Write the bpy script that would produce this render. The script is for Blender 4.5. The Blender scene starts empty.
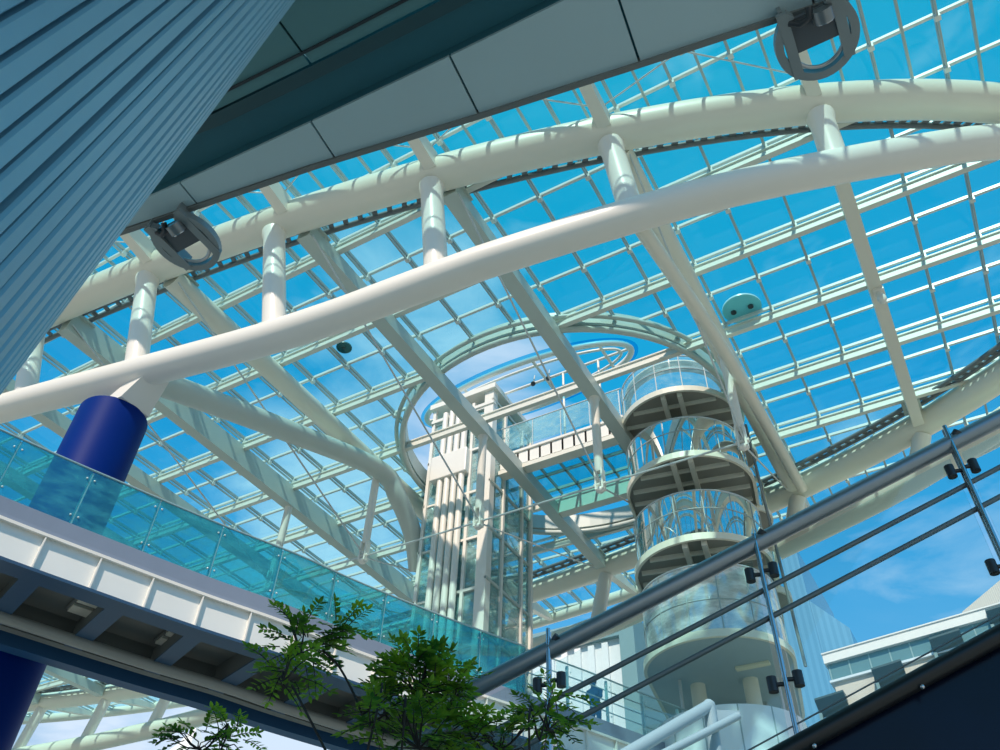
import bpy, bmesh, math, random
from mathutils import Vector, Matrix, noise
from math import sin, cos, pi, sqrt, radians

# ------------------------------------------------------------------ camera, sky, sun, exposure
sc = bpy.context.scene
ZC = 1.6                                   # eye height above the plaza; all coordinates below are relative to the eye
cam_d = bpy.data.cameras.new('camera'); cam = bpy.data.objects.new('camera', cam_d)
sc.collection.objects.link(cam); sc.camera = cam
cam_d.sensor_width = 36; cam_d.lens = 29.632; cam_d.clip_start = .05; cam_d.clip_end = 2000
PITCH, ROLL, YAW = .7638, .0390, .5454
CAMR = Matrix.Rotation(YAW, 3, 'Z') @ Matrix.Rotation(pi/2 + PITCH, 3, 'X') @ Matrix.Rotation(ROLL, 3, 'Z')
cam.matrix_world = Matrix.Translation((0, 0, ZC)) @ CAMR.to_4x4()

world = bpy.data.worlds.new('sky'); sc.world = world; world.use_nodes = True
def build_sky():
    nt = world.node_tree; N = nt.nodes; L = nt.links; N.clear()
    out = N.new('ShaderNodeOutputWorld'); bg = N.new('ShaderNodeBackground'); L.new(bg.outputs[0], out.inputs[0])
    bg.inputs[1].default_value = .94
    tc = N.new('ShaderNodeTexCoord'); sep = N.new('ShaderNodeSeparateXYZ'); L.new(tc.outputs['Generated'], sep.inputs[0])
    ramp = N.new('ShaderNodeValToRGB'); L.new(sep.outputs['Z'], ramp.inputs[0])
    cr = ramp.color_ramp
    for e, (p, c) in zip([cr.elements[0], cr.elements[1]] + [cr.elements.new(.5) for _ in range(4)],
                         ((0.0, (.46, .44, .40, 1)), (.03, (.42, .62, .86, 1)), (.35, (.14, .43, .76, 1)), (.50, (.05, .36, .72, 1)),
                          (.62, (.010, .32, .66, 1)), (1.0, (.012, .42, .60, 1)))):
        e.position = p; e.color = c
    nz = N.new('ShaderNodeTexNoise'); nz.inputs['Scale'].default_value = 5.5; nz.inputs['Detail'].default_value = 7
    nz.inputs['Roughness'].default_value = .55; nz.inputs['Distortion'].default_value = .4
    mp = N.new('ShaderNodeMapping'); mp.inputs['Scale'].default_value = (1, 1, 2.2); mp.inputs['Location'].default_value = (.35, .1, .2)
    L.new(tc.outputs['Generated'], mp.inputs[0]); L.new(mp.outputs[0], nz.inputs['Vector'])
    r2 = N.new('ShaderNodeValToRGB'); L.new(nz.outputs['Fac'], r2.inputs[0])
    r2.color_ramp.elements[0].position = .61; r2.color_ramp.elements[1].position = .92
    fade = N.new('ShaderNodeMapRange'); L.new(sep.outputs['Z'], fade.inputs[0])
    for i, v in ((1, .02), (2, .9), (3, .95), (4, .5)): fade.inputs[i].default_value = v
    # two cloud banks: one high over the lift shaft, one low towards the left; elsewhere only wisps
    bank = None
    for d, w0, amt in (((-.47, .58, .665), .965, .36), ((-.70, .64, .33), .95, .44), ((-.02, .89, .45), .95, .11)):
        dv = Vector(d).normalized(); dt = N.new('ShaderNodeVectorMath'); dt.operation = 'DOT_PRODUCT'; dt.inputs[1].default_value = dv
        L.new(tc.outputs['Generated'], dt.inputs[0])
        mr = N.new('ShaderNodeMapRange'); mr.interpolation_type = 'SMOOTHSTEP'; L.new(dt.outputs['Value'], mr.inputs[0])
        mr.inputs[1].default_value = w0; mr.inputs[2].default_value = 1.0; mr.inputs[4].default_value = amt
        ad = N.new('ShaderNodeMath'); ad.operation = 'ADD'; L.new(mr.outputs[0], ad.inputs[0])
        L.new(bank.outputs[0] if bank else nz.outputs['Fac'], ad.inputs[1]); bank = ad
    L.new(bank.outputs[0], r2.inputs[0])
    mul = N.new('ShaderNodeMath'); mul.operation = 'MULTIPLY'; L.new(r2.outputs[0], mul.inputs[0]); L.new(fade.outputs[0], mul.inputs[1])
    mix = N.new('ShaderNodeMixRGB'); L.new(mul.outputs[0], mix.inputs[0]); L.new(ramp.outputs[0], mix.inputs[1])
    mix.inputs[2].default_value = (.72, .82, .95, 1)
    L.new(mix.outputs[0], bg.inputs[0])
build_sky()
sun_d = bpy.data.lights.new('sun', 'SUN'); sun = bpy.data.objects.new('sun', sun_d); sc.collection.objects.link(sun)
sun_d.energy = 3.7; sun_d.angle = .02; sun_d.color = (1, .84, .70)
TO_SUN = Vector((.16, -.70, .72)).normalized()
sun.rotation_euler = TO_SUN.to_track_quat('Z', 'Y').to_euler(); sun.location = (20, -60, 80)
sc.view_settings.view_transform = 'Standard'; sc.view_settings.look = 'None'
sc.view_settings.exposure = 0.25; sc.view_settings.gamma = 1; sc.view_settings.use_curve_mapping = False
sc.cycles.max_bounces = 8; sc.cycles.diffuse_bounces = 4; sc.cycles.glossy_bounces = 4
sc.cycles.transparent_max_bounces = 24; sc.cycles.transmission_bounces = 6
sc.cycles.sample_clamp_indirect = 6; sc.cycles.caustics_reflective = False; sc.cycles.caustics_refractive = False
F = 823.1
def ray(px, py): return CAMR @ Vector(((px-500)/F, -(py-375)/F, -1))
def atz(px, py, z): v = ray(px, py); return v * (z / v.z)
def aty(px, py, y): v = ray(px, py); return v * (y / v.y)

# ------------------------------------------------------------------ helpers
random.seed(4)
COL = sc.collection
V = Vector
class MB:
    def __init__(s): s.v = []; s.f = []; s.sm = []
    def add(s, vs, fs, smooth=False):
        b = len(s.v); s.v += [V(p) for p in vs]
        for f in fs: s.f.append([i + b for i in f]); s.sm.append(smooth)
        return s
    def hexa(s, p):                        # 8 points: bottom 4 ccw, top 4
        return s.add(p, [(3,2,1,0), (4,5,6,7), (0,1,5,4), (1,2,6,5), (2,3,7,6), (3,0,4,7)])
    def box(s, x0, x1, y0, y1, z0, z1):
        return s.hexa([(x0,y0,z0),(x1,y0,z0),(x1,y1,z0),(x0,y1,z0),(x0,y0,z1),(x1,y0,z1),(x1,y1,z1),(x0,y1,z1)])
    def beam(s, a, b, w, h, up=(0,0,1)):   # rectangular bar a->b
        a, b = V(a), V(b); d = (b-a).normalized(); up = V(up)
        sd = d.cross(up)
        if sd.length < 1e-4: sd = d.cross(V((0,1,0)))
        sd.normalize(); u = sd.cross(d)
        sd = sd*(w/2); u = u*(h/2)
        return s.hexa([a-sd-u, a+sd-u, b+sd-u, b-sd-u, a-sd+u, a+sd+u, b+sd+u, b-sd+u])
    def ibeam(s, a, b, w, h, t=.05):       # I section
        a, b = V(a), V(b); o = V((0,0,h/2-t/2))
        s.beam(a+o, b+o, w, t); s.beam(a-o, b-o, w, t); return s.beam(a, b, t*1.3, h-2*t)
    def tube(s, pts, r, n=16, caps=True, closed=False):
        pts = [V(p) for p in pts]; m = len(pts); rs = r if isinstance(r, (list, tuple)) else [r]*m
        vs = []; fs = []; prev = None
        for i, p in enumerate(pts):
            if closed: d = pts[(i+1) % m] - pts[i-1]
            else: d = pts[min(i+1, m-1)] - pts[max(i-1, 0)]
            d.normalize()
            if prev is None:
                u = V((0,0,1)) if abs(d.z) < .9 else V((0,1,0))
            else: u = prev
            u = (u - d*u.dot(d)).normalized(); prev = u; w = d.cross(u)
            for k in range(n):
                t = 2*pi*k/n; vs.append(p + (u*cos(t) + w*sin(t))*rs[i])
        for i in range(m if closed else m-1):
            for k in range(n):
                j = (i+1) % m
                fs.append((i*n+k, i*n+(k+1) % n, j*n+(k+1) % n, j*n+k))
        s.add(vs, fs, True)
        if caps and not closed:
            s.add(vs[:n], [tuple(range(n-1, -1, -1))]); s.add(vs[-n:], [tuple(range(n))])
        return s
    def prism(s, poly, z0, z1):            # plan polygon (ccw) extruded
        n = len(poly); vs = [(p[0], p[1], z0) for p in poly] + [(p[0], p[1], z1) for p in poly]
        return s.add(vs, [tuple(range(n-1, -1, -1)), tuple(range(n, 2*n))] + [(i, (i+1) % n, n+(i+1) % n, n+i) for i in range(n)])
    def ball(s, c, r, n=8):
        c = V(c); vs = []; fs = []; m = n//2
        r = V((r, r, r)) if not hasattr(r, '__len__') else V(r)
        for i in range(m+1):
            for k in range(n):
                a = pi*i/m; t = 2*pi*k/n; vs.append(c + V((r.x*sin(a)*cos(t), r.y*sin(a)*sin(t), r.z*cos(a))))
        for i in range(m):
            for k in range(n): fs.append((i*n+k, (i+1)*n+k, (i+1)*n+(k+1) % n, i*n+(k+1) % n))
        return s.add(vs, fs, True)
    def sweep(s, path, prof, smooth=False):   # prof: list of (offset sideways to the right of travel, z) swept along a plan path of 3D points
        path = [V(p) for p in path]; n = len(prof); vs = []; fs = []
        for i, p in enumerate(path):
            d = path[min(i+1, len(path)-1)] - path[max(i-1, 0)]; d.z = 0; d.normalize(); rt = V((d.y, -d.x, 0))
            for o, z in prof: vs.append(p + rt*o + V((0,0,z)))
        for i in range(len(path)-1):
            for k in range(n): fs.append((i*n+k, i*n+(k+1) % n, (i+1)*n+(k+1) % n, (i+1)*n+k))
        fs += [tuple(range(n-1, -1, -1)), tuple(range((len(path)-1)*n, len(path)*n))]
        return s.add(vs, fs, smooth)
    def build(s, name, mat, parent=None, kind=None, label=None, bevel=0):
        org = V(parent['_o']) if parent is not None else None
        if org is None:
            xs = [p.x for p in s.v]; ys = [p.y for p in s.v]; zs = [p.z for p in s.v]
            org = V(((min(xs)+max(xs))/2, (min(ys)+max(ys))/2, min(zs)))
        me = bpy.data.meshes.new(name); me.from_pydata([p - org for p in s.v], [], s.f)
        me.polygons.foreach_set('use_smooth', s.sm)
        bm = bmesh.new(); bm.from_mesh(me); bmesh.ops.recalc_face_normals(bm, faces=bm.faces); bm.to_mesh(me); bm.free()
        me.materials.append(mat); o = bpy.data.objects.new(name, me); COL.objects.link(o)
        if parent is not None: o.parent = parent
        else: o.location = org + V((0,0,ZC))
        o['_o'] = list(org)
        if kind: o['kind'] = kind
        if label: o['label'] = label
        if bevel:
            b = o.modifiers.new('bevel', 'BEVEL'); b.width = bevel; b.segments = 2; b.limit_method = 'ANGLE'
        return o
def tag(o, label, cat, group=None):
    o['label'] = label; o['category'] = cat
    if group: o['group'] = group
    return o
def thing(name, label, cat, org=(0,0,0), group=None):
    o = bpy.data.objects.new(name, None); COL.objects.link(o); o.location = V(org) + V((0,0,ZC)); o.empty_display_size = .2
    o['_o'] = list(org); return tag(o, label, cat, group)

MATS = {}
def mat(name, col, rough=.5, metal=0, noise_amt=.06, scale=3, spec=.5, bump=0):
    if name in MATS: return MATS[name]
    m = bpy.data.materials.new(name); m.use_nodes = True; nt = m.node_tree; N = nt.nodes; L = nt.links
    b = N['Principled BSDF']; b.inputs['Roughness'].default_value = rough; b.inputs['Metallic'].default_value = metal
    b.inputs['Specular IOR Level'].default_value = spec
    tc = N.new('ShaderNodeTexCoord'); nz = N.new('ShaderNodeTexNoise'); nz.inputs['Scale'].default_value = scale; nz.inputs['Detail'].default_value = 5
    L.new(tc.outputs['Object'], nz.inputs['Vector'])
    mx = N.new('ShaderNodeMixRGB'); L.new(nz.outputs['Fac'], mx.inputs[0])
    mx.inputs[1].default_value = (*[max(0, c*(1-noise_amt)) for c in col], 1); mx.inputs[2].default_value = (*[min(1, c*(1+noise_amt)) for c in col], 1)
    L.new(mx.outputs[0], b.inputs['Base Color'])
    if bump:
        bp = N.new('ShaderNodeBump'); bp.inputs['Strength'].default_value = bump; L.new(nz.outputs['Fac'], bp.inputs['Height']); L.new(bp.outputs[0], b.inputs['Normal'])
    MATS[name] = m; return m
def glass(name, tint, refl=.08, rough=.02, milk=0, milkcol=(.6,.8,.8), rcol=(1,1,1), refl_streak=0):
    m = bpy.data.materials.new(name); m.use_nodes = True; nt = m.node_tree; N = nt.nodes; L = nt.links; N.clear()
    out = N.new('ShaderNodeOutputMaterial'); tr = N.new('ShaderNodeBsdfTransparent'); gl = N.new('ShaderNodeBsdfGlossy')
    tr.inputs[0].default_value = (*tint, 1); gl.inputs['Color'].default_value = (*rcol, 1); gl.inputs['Roughness'].default_value = rough
    lw = N.new('ShaderNodeLayerWeight'); lw.inputs[0].default_value = .5
    pw = N.new('ShaderNodeMath'); pw.operation = 'POWER'; L.new(lw.outputs['Facing'], pw.inputs[0]); pw.inputs[1].default_value = 4
    fr = N.new('ShaderNodeMath'); fr.operation = 'MULTIPLY'; L.new(pw.outputs[0], fr.inputs[0]); fr.inputs[1].default_value = .6
    ad = N.new('ShaderNodeMath'); ad.operation = 'ADD'; ad.use_clamp = True; L.new(fr.outputs[0], ad.inputs[0]); ad.inputs[1].default_value = refl
    mx = N.new('ShaderNodeMixShader'); L.new(ad.outputs[0], mx.inputs[0]); L.new(tr.outputs[0], mx.inputs[1]); L.new(gl.outputs[0], mx.inputs[2])
    last = mx
    if milk:
        df = N.new('ShaderNodeBsdfDiffuse'); df.inputs[0].default_value = (*milkcol, 1); m2 = N.new('ShaderNodeMixShader')
        L.new(mx.outputs[0], m2.inputs[1]); L.new(df.outputs[0], m2.inputs[2]); m2.inputs[0].default_value = milk; last = m2
        if refl_streak:  # noise in the diffuse share imitates streaky reflections on the panes
            tc = N.new('ShaderNodeTexCoord'); mp = N.new('ShaderNodeMapping'); mp.inputs['Scale'].default_value = (1.2, 1.2, 3); mp.inputs['Rotation'].default_value = (.5, .4, .3)
            nz = N.new('ShaderNodeTexNoise'); nz.inputs['Scale'].default_value = 1.6; nz.inputs['Detail'].default_value = 6; nz.inputs['Roughness'].default_value = .65
            L.new(tc.outputs['Object'], mp.inputs[0]); L.new(mp.outputs[0], nz.inputs['Vector'])
            mr = N.new('ShaderNodeMapRange'); L.new(nz.outputs['Fac'], mr.inputs[0])
            mr.inputs[1].default_value = .4; mr.inputs[2].default_value = .75; mr.inputs[3].default_value = milk*.5; mr.inputs[4].default_value = milk*(1+refl_streak)
            L.new(mr.outputs[0], m2.inputs[0])
    L.new(last.outputs[0], out.inputs[0]); return m
CREAM = mat('cream_paint', (.80, .77, .66), .38, noise_amt=.04, scale=.6)
WHITE = mat('white_paint', (.84, .81, .74), .35, noise_amt=.03, scale=.8)
BOXP = mat('pale_green_grey_paint', (.54, .60, .55), .4, noise_amt=.05, scale=.7)
BARM = mat('glazing_bar_paint', (.42, .48, .47), .35, noise_amt=.05)
DARK = mat('dark_bracket_steel', (.05, .06, .07), .4, .4)
GUT = mat('gutter_grey', (.16, .18, .19), .5)
ROD = mat('rod_steel', (.62, .66, .66), .3, .2)
STEEL = mat('brushed_steel', (.30, .36, .40), .35, .7, scale=20)
DSTEEL = mat('dark_tube_steel', (.17, .22, .24), .45, .35, scale=20)
BLUE = mat('blue_column_paint', (.001, .020, .17), .5, noise_amt=.1, scale=.5, spec=.06)
BARX = mat('glazing_bar_lit', (.74, .76, .72), .3)  # lengthwise bars: their bright highlights are put into a lighter colour
PURL = mat('purlin_paint', (.74, .74, .66), .4)
ROOFG = glass('roof_glass', (.55, .93, .95), .02, milk=.02, milkcol=(.3, .8, .85))
BALG = glass('balustrade_glass', (.28, .72, .76), .10, milk=.16, milkcol=(.10, .55, .62), refl_streak=1.5)
CLRG = glass('clear_glass', (.88, .96, .96), .04)
LIFTG = glass('lift_glass', (.74, .92, .92), .10, milk=.24, milkcol=(.50, .74, .74), refl_streak=1.0)  # pale teal diffuse share stands in for reflections in the shaft glass
MIRG = glass('mirror_glass', (.35, .42, .44), .82, .015, rcol=(.95, .97, .94))

# ------------------------------------------------------------------ roof geometry: an ellipse of glass on a ring truss
CX, CY = -27.52, 19.37
def ell_y(x, a, b, far):
    t = 1 - ((x-CX)/a)**2
    return None if t <= 0 else CY + (1 if far else -1)*b*sqrt(t)
def ell_pts(a, b, z, n, a0=0, a1=2*pi, end=False):
    return [V((CX + a*cos(a0+(a1-a0)*i/n), CY + b*sin(a0+(a1-a0)*i/n), z)) for i in range(n + (1 if end else 0))]
RIM = (41.0, 15.2); RING = (36.0, 11.68)
HC = (-10.2, 21.75); HR = (6.2, 5.75)                  # the oval opening over the lift shaft
ZG, ZP, ZB, ZR = 20.0, 19.5, 19.1, 19.2                # glass, purlins, girders, ring
GX = [5.95, 1.35, -3.45, -7.96, -12.35, -17.05, -21.36] + [-21.36 - 4.52*k for k in range(1, 12)]   # girder lines, from right to left
def cut_oval(lo, hi, c, r, v):                          # a run lo..hi along one axis, at v on the other, minus the opening
    t = 1 - ((v - c[1])/r[1])**2
    if t <= 0: return [(lo, hi)]
    a, b = c[0]-r[0]*sqrt(t), c[0]+r[0]*sqrt(t)
    return [q for q in ((lo, min(a, hi)), (max(b, lo), hi)) if q[1]-q[0] > .1]

floor = MB().box(-150, 110, -60, 190, -1.9, -1.6).build('floor', mat('pale_stone_paving', (.36, .36, .32), .7, scale=.8, bump=.1), kind='structure')

gr = thing('glass_roof', 'huge oval blue-tinted glass roof of square panes high above the plaza', 'roof', (CX, CY, ZG))
def glazing():
    bm = bmesh.new(); n = 160
    out = [bm.verts.new((CX+RIM[0]*cos(2*pi*i/n)-CX, RIM[1]*sin(2*pi*i/n), .06)) for i in range(n)]
    inn = [bm.verts.new((HC[0]-CX+HR[0]*cos(2*pi*i/64), HC[1]-CY+HR[1]*sin(2*pi*i/64), .06)) for i in range(64)]
    es = [bm.edges.new((out[i], out[(i+1) % n])) for i in range(n)] + [bm.edges.new((inn[i], inn[(i+1) % 64])) for i in range(64)]
    bmesh.ops.triangle_fill(bm, edges=es, use_beauty=True, use_dissolve=False)
    for f in list(bm.faces):
        c = f.calc_center_median()
        if ((c.x+CX-HC[0])/HR[0])**2 + ((c.y+CY-HC[1])/HR[1])**2 < .96: bm.faces.remove(f)
    me = bpy.data.meshes.new('glazing'); bm.to_mesh(me); bm.free(); me.materials.append(ROOFG)
    o = bpy.data.objects.new('glazing', me); COL.objects.link(o); o.parent = gr
glazing()
BX = [1.40 - 1.5133*k for k in range(-7, 46)]
BY = [10.5 + 1.45*k - 1.45*5 for k in range(0, 22)]
for y in BY:
    t = 1 - ((y-CY)/RIM[1])**2
    if t <= 0: continue
    w = RIM[0]*sqrt(t); m = MB()
    for a, b in cut_oval(CX-w, min(CX+w, 14), HC, HR, y):
        m.beam((a, y, ZG-.02), (b, y, ZG-.02), .085, .10)
    for x in BX:
        if abs(x-CX) < w and ((x-HC[0])/HR[0])**2 + ((y-HC[1])/HR[1])**2 > 1 and x > -40:
            m.box(x-.07, x+.07, y-.07, y+.07, ZG-.24, ZG-.1)
    m.build('glazing_bar', BARX, gr)
for x in BX:
    t = 1 - ((x-CX)/RIM[0])**2
    if t <= 0: continue
    w = RIM[1]*sqrt(t); m = MB()
    for a, b in cut_oval(CY-w, CY+w, (HC[1], HC[0]), (HR[1], HR[0]), x):
        m.beam((x, a, ZG-.03), (x, b, ZG-.03), .075, .10); m.beam((x, a, ZG-.20), (x, b, ZG-.20), .045, .06)
    if m.v: m.build('glazing_bar', BARM, gr)
for x in BX:                                             # between ring and rim the panes are half as wide
    x += 1.5133/2; w1, w0 = ell_y(x, *RIM, True), ell_y(x, *RING, True)
    if w0 is None or w1 is None or x < -40: continue
    for sgn in (1, -1):
        a, c = CY + sgn*(w0-CY-.3), CY + sgn*(w1-CY)
        MB().beam((x, a, ZG-.03), (x, c, ZG-.03), .065, .09).build('short_glazing_bar', BARM, gr)
MB().tube(ell_pts(*RIM, ZG-.25, 140), .28, 10, closed=True).build('rim_tube', CREAM, gr)

# cable-tray gutter that follows the ring on its inner side
gt = thing('gutter_tray', 'dark grey slotted gutter following the inner side of the cream ring tube', 'gutter', (CX, CY, 19.6))
for da in (.68, 1.0):
    MB().tube(ell_pts(RING[0]-da, RING[1]-da, 19.50, 160), .085, 6, closed=True).build('gutter_rail', GUT, gt)
m = MB()
p0 = ell_pts(RING[0]-.68, RING[1]-.68, 19.50, 420); p1 = ell_pts(RING[0]-1.0, RING[1]-1.0, 19.50, 420)
for i in range(0, 420): m.beam(p0[i], p1[i], .14, .05)
m.build('gutter_rung', GUT, gt, kind='stuff')

# ring truss
rt = thing('ring_truss', 'thick cream double-tube arched ring truss sweeping across the whole picture', 'truss', (CX, CY, 14))
MB().tube(ell_pts(*RING, ZR, 200), .49, 24, closed=True).build('upper_ring_tube', CREAM, rt)
def lcy(x): return CY - 11.28*sqrt(max(0, 1-((x-CX)/35.6)**2))
LC = [(x, lcy(x), z) for x, z in ((-34, 17.2), (-28, 16.4), (-22, 15.5), (-17, 14.85), (-12.8, 14.57), (-10.6, 14.68), (-9.2, 14.90), (-7.4, 15.26), (-6.1, 15.5), (-2.67, 16.17), (.06, 16.68), (2.78, 17.30), (4.81, 17.95), (7.0, 18.9))]
def spline(P, n=8):
    P = [V(p) for p in P]; out = []
    for i in range(len(P)-1):
        a, b, c, d = P[max(i-1, 0)], P[i], P[i+1], P[min(i+2, len(P)-1)]
        for k in range(n):
            t = k/n; out.append(.5*((2*b) + (c-a)*t + (2*a-5*b+4*c-d)*t*t + (3*b-a-3*c+d)*t**3))
    return out + [P[-1]]
MB().tube(spline(LC), .42, 24).build('lower_chord_tube', WHITE, rt)
def lc_at(x):
    for a, b in zip(LC, LC[1:]):
        if a[0] <= x <= b[0]:
            t = (x-a[0])/(b[0]-a[0]); return V(a).lerp(V(b), t)
    return V(LC[0])
SX = {}
for k, x in enumerate(GX):
    if x > 2 or x < -31: continue
    x = {2: -3.52, 3: -8.2, 4: -13.0, 5: -17.5, 6: -22.2}.get(k, x if k < 3 else x-.8)
    u = V((x, ell_y(x, *RING, False), ZR)); l = lc_at({1: 1.21, 2: -3.30, 3: -7.91, 4: -12.15, 5: -16.54, 6: -20.95}.get(k, x+1.2 if k > 2 else x))
    SX[k] = (u, l)
    d = (l-u).normalized(); u2 = u + d*.45
    MB().tube([u2, u2+d*.12, u2+d*.3, l], [.34, .34, .30, .30], 20).build('strut', WHITE, rt)
FAR = {}
def fz(x):
    T = ((-60, 15.5), (-46, 16.3), (-35.8, 17.0), (-25, 16.6), (-14.83, 16.35), (-11.07, 16.75), (-4.55, 17.18), (-.6, 17.38), (3.0, 17.55), (9, 18))
    for a, b in zip(T, T[1:]):
        if a[0] <= x <= b[0]: return a[1] + (b[1]-a[1])*(x-a[0])/(b[0]-a[0])
    return 18
for k, x in enumerate(GX):
    y = ell_y(x, *RING, True)
    if y is None or x < -57: continue
    FAR[k] = V((x, y, ZR)); zl = fz(x-.7); l = V((x-.7, ell_y(x-.7, *RING, True)+.1, zl)); FAR[k, 'l'] = l
    MB().tube([V((x, y, ZR-.4)), l], .30, 16).build('far_strut', WHITE, rt)
MB().tube(spline([FAR[k, 'l'] for k in sorted([q for q in FAR if isinstance(q, int)], reverse=True)], 4), .46, 14).build('far_lower_chord_tube', CREAM, rt)

# girders across the ring, every one with stubs running out to the rim on both sides
NAMES = {1: 'flat cream roof girder at far right, ending in a small clevis',
         2: 'round cream roof girder to the right of the round balconies tower',
         3: 'white box girder crossing the right half of the oval roof opening',
         4: 'white box girder crossing the left edge of the oval opening before the lift shaft',
         5: 'round cream girder left of the oval opening, joined by a slanting brace tube',
         6: 'wide bluish box girder just behind the blue column top',
         7: 'box girder second to the left of the blue column top, behind the glass balustrade'}
for k, x in enumerate(GX):
    yn, yf = ell_y(x, *RING, False), ell_y(x, *RING, True)
    if yn is None or x < -58: continue
    g = thing('roof_girder', NAMES.get(k, 'distant roof girder seen below the footbridge, among several alike'), 'girder', (x, yn, ZB), 'roof girders under the glass' if k in NAMES else 'distant roof girders below the footbridge')
    a, b = V((x, yn, ZB)), V((x, yf, ZB))
    d = (b-a).normalized()
    if k in (2, 5): MB().tube([a+d*.5, b-d*.5], .34, 20).build('main_tube', CREAM, g)
    elif k == 1: MB().beam(a+d*.5, b-d*.5, .36, .50).build('main_beam', CREAM, g)
    elif k == 6: MB().beam(a+d*.5, b-d*.5, .42, .85).build('main_beam', BOXP, g)
    else: MB().beam(a+d*.5, b-d*.5, .46, .50).build('main_beam', BOXP, g)
    for yy, out, far in ((yn, ell_y(x, *RIM, False), 0), (yf, ell_y(x, *RIM, True), 1)):
        s = 1 if far else -1
        MB().hexa([V((x-.17, yy+s*.4, ZB-.2)), V((x+.17, yy+s*.4, ZB-.2)), V((x+.12, out, ZG-.45)), V((x-.12, out, ZG-.45)),
                   V((x-.17, yy+s*.4, ZB+.4)), V((x+.17, yy+s*.4, ZB+.4)), V((x+.12, out, ZG-.25)), V((x-.12, out, ZG-.25))]).build('outrigger', CREAM, g)
    for yy in (yn+.9, yf-.9): MB().box(x-.3, x+.3, yy-.35, yy+.35, ZB+.26, ZB+.32).build('gusset', BOXP, g)
# brace tubes rising from the lower chord
b = MB().tube(spline([SX[2][1], V((-3.1, 18.0, 17.4)), V((-3.14, 26.0, 18.6)), V((-3.14, FAR[2].y-.5, 18.8))], 6), .19, 14).build('brace_tube', CREAM)
tag(b, 'thin cream brace tube rising beside the round girder at right of the balconies', 'brace')
n0 = atz(378, 469, 18.75)
b = MB().tube(spline([SX[5][1], SX[5][1].lerp(n0, .5)+V((0,0,.1)), n0, atz(398, 498, 18.2), atz(413, 535, 17.2), atz(418, 570, 16.2)], 6), .36, 18).build('brace_tube', BOXP)
tag(b, 'thick slanting brace tube from the blue column head, bending down behind the lift shaft', 'brace')

# purlins
PN = {7.6: 'first purlin inside the near ring', }
ORD = ['first', 'second', 'third', 'fourth', 'fifth', 'sixth', 'seventh', 'eighth']
for i, y in enumerate([10.5+2.9*k for k in range(0, 7)]):
    t = 1-((y-CY)/RING[1])**2
    w = RING[0]*sqrt(t)
    lab = f'{ORD[i]} long white purlin under the glass, counted from the near ring tube'
    runs = [(CX-w, CX+w)]
    if i == 2: runs = cut_oval(CX-w, CX+w, HC, HR, y)
    mb = MB()
    for a, c in runs: mb.ibeam((a, y, ZP+.06), (c, y, ZP+.06), .17, .34, .05)
    tag(mb.build('roof_purlin', PURL), lab, 'purlin', 'long purlins under the roof glass')
# trusses of diagonal tie rods in the bays next to the ring
for k in range(1, 6):
    for j, (ya, yb, nm) in enumerate(((0, 1, 'near'),)):
        xa, xb = GX[k+1], GX[k]
        y0a, y1a = ell_y(xa, *RIM, False)+.6, ell_y(xa, *RING, False)-.6
        y0b, y1b = ell_y(xb, *RIM, False)+.6, ell_y(xb, *RING, False)-.6
        t = MB().tube([(xa, y0a, ZG-.42), (xb, y1b, ZG-.42)], .022, 6).tube([(xb, y0b, ZG-.46), (xa, y1a, ZG-.46)], .022, 6)
        m = V(((xa+xb)/2, (y0a+y1a+y0b+y1b)/4, ZG-.44)); t.tube([m-V((.12,0,0)), m+V((.12,0,0))], .10, 8)
        o = t.build('tie_rod_cross', ROD)
        tag(o, f'{ORD[k-1]} thin crossed tie rods counted from the right, outside the near ring tube', 'tie rod', 'crossed tie rods outside the near ring')

# rim of the oval opening
hr = thing('opening_rim', 'oval cream steel rim around the open hole in the glass roof', 'rim', (HC[0], HC[1], 19.4))
def oval(dr, z, n=72, c=HC, r=HR): return [V((c[0]+(r[0]+dr)*cos(2*pi*i/n), c[1]+(r[1]+dr)*sin(2*pi*i/n), z)) for i in range(n)]
def ring_prof(pts_in, pts_out, z0, z1):
    m = MB(); n = len(pts_in); vs = []
    for a, b_ in zip(pts_in, pts_out): vs += [V((a.x, a.y, z0)), V((b_.x, b_.y, z0)), V((b_.x, b_.y, z1)), V((a.x, a.y, z1))]
    fs = []
    for i in range(n):
        j = (i+1) % n
        for k in range(4): fs.append((i*4+k, i*4+(k+1) % 4, j*4+(k+1) % 4, j*4+k))
    return m.add(vs, fs)
ring_prof(oval(-.06, 0), oval(.10, 0), 19.55, 20.2).build('rim_band', BOXP, hr)
MB().tube(oval(.30, 19.75), .08, 10, closed=True).build('rim_tube', BOXP, hr)
MB().tube(oval(.05, 19.40), .11, 10, closed=True).build('lower_flange', BOXP, hr)

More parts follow.
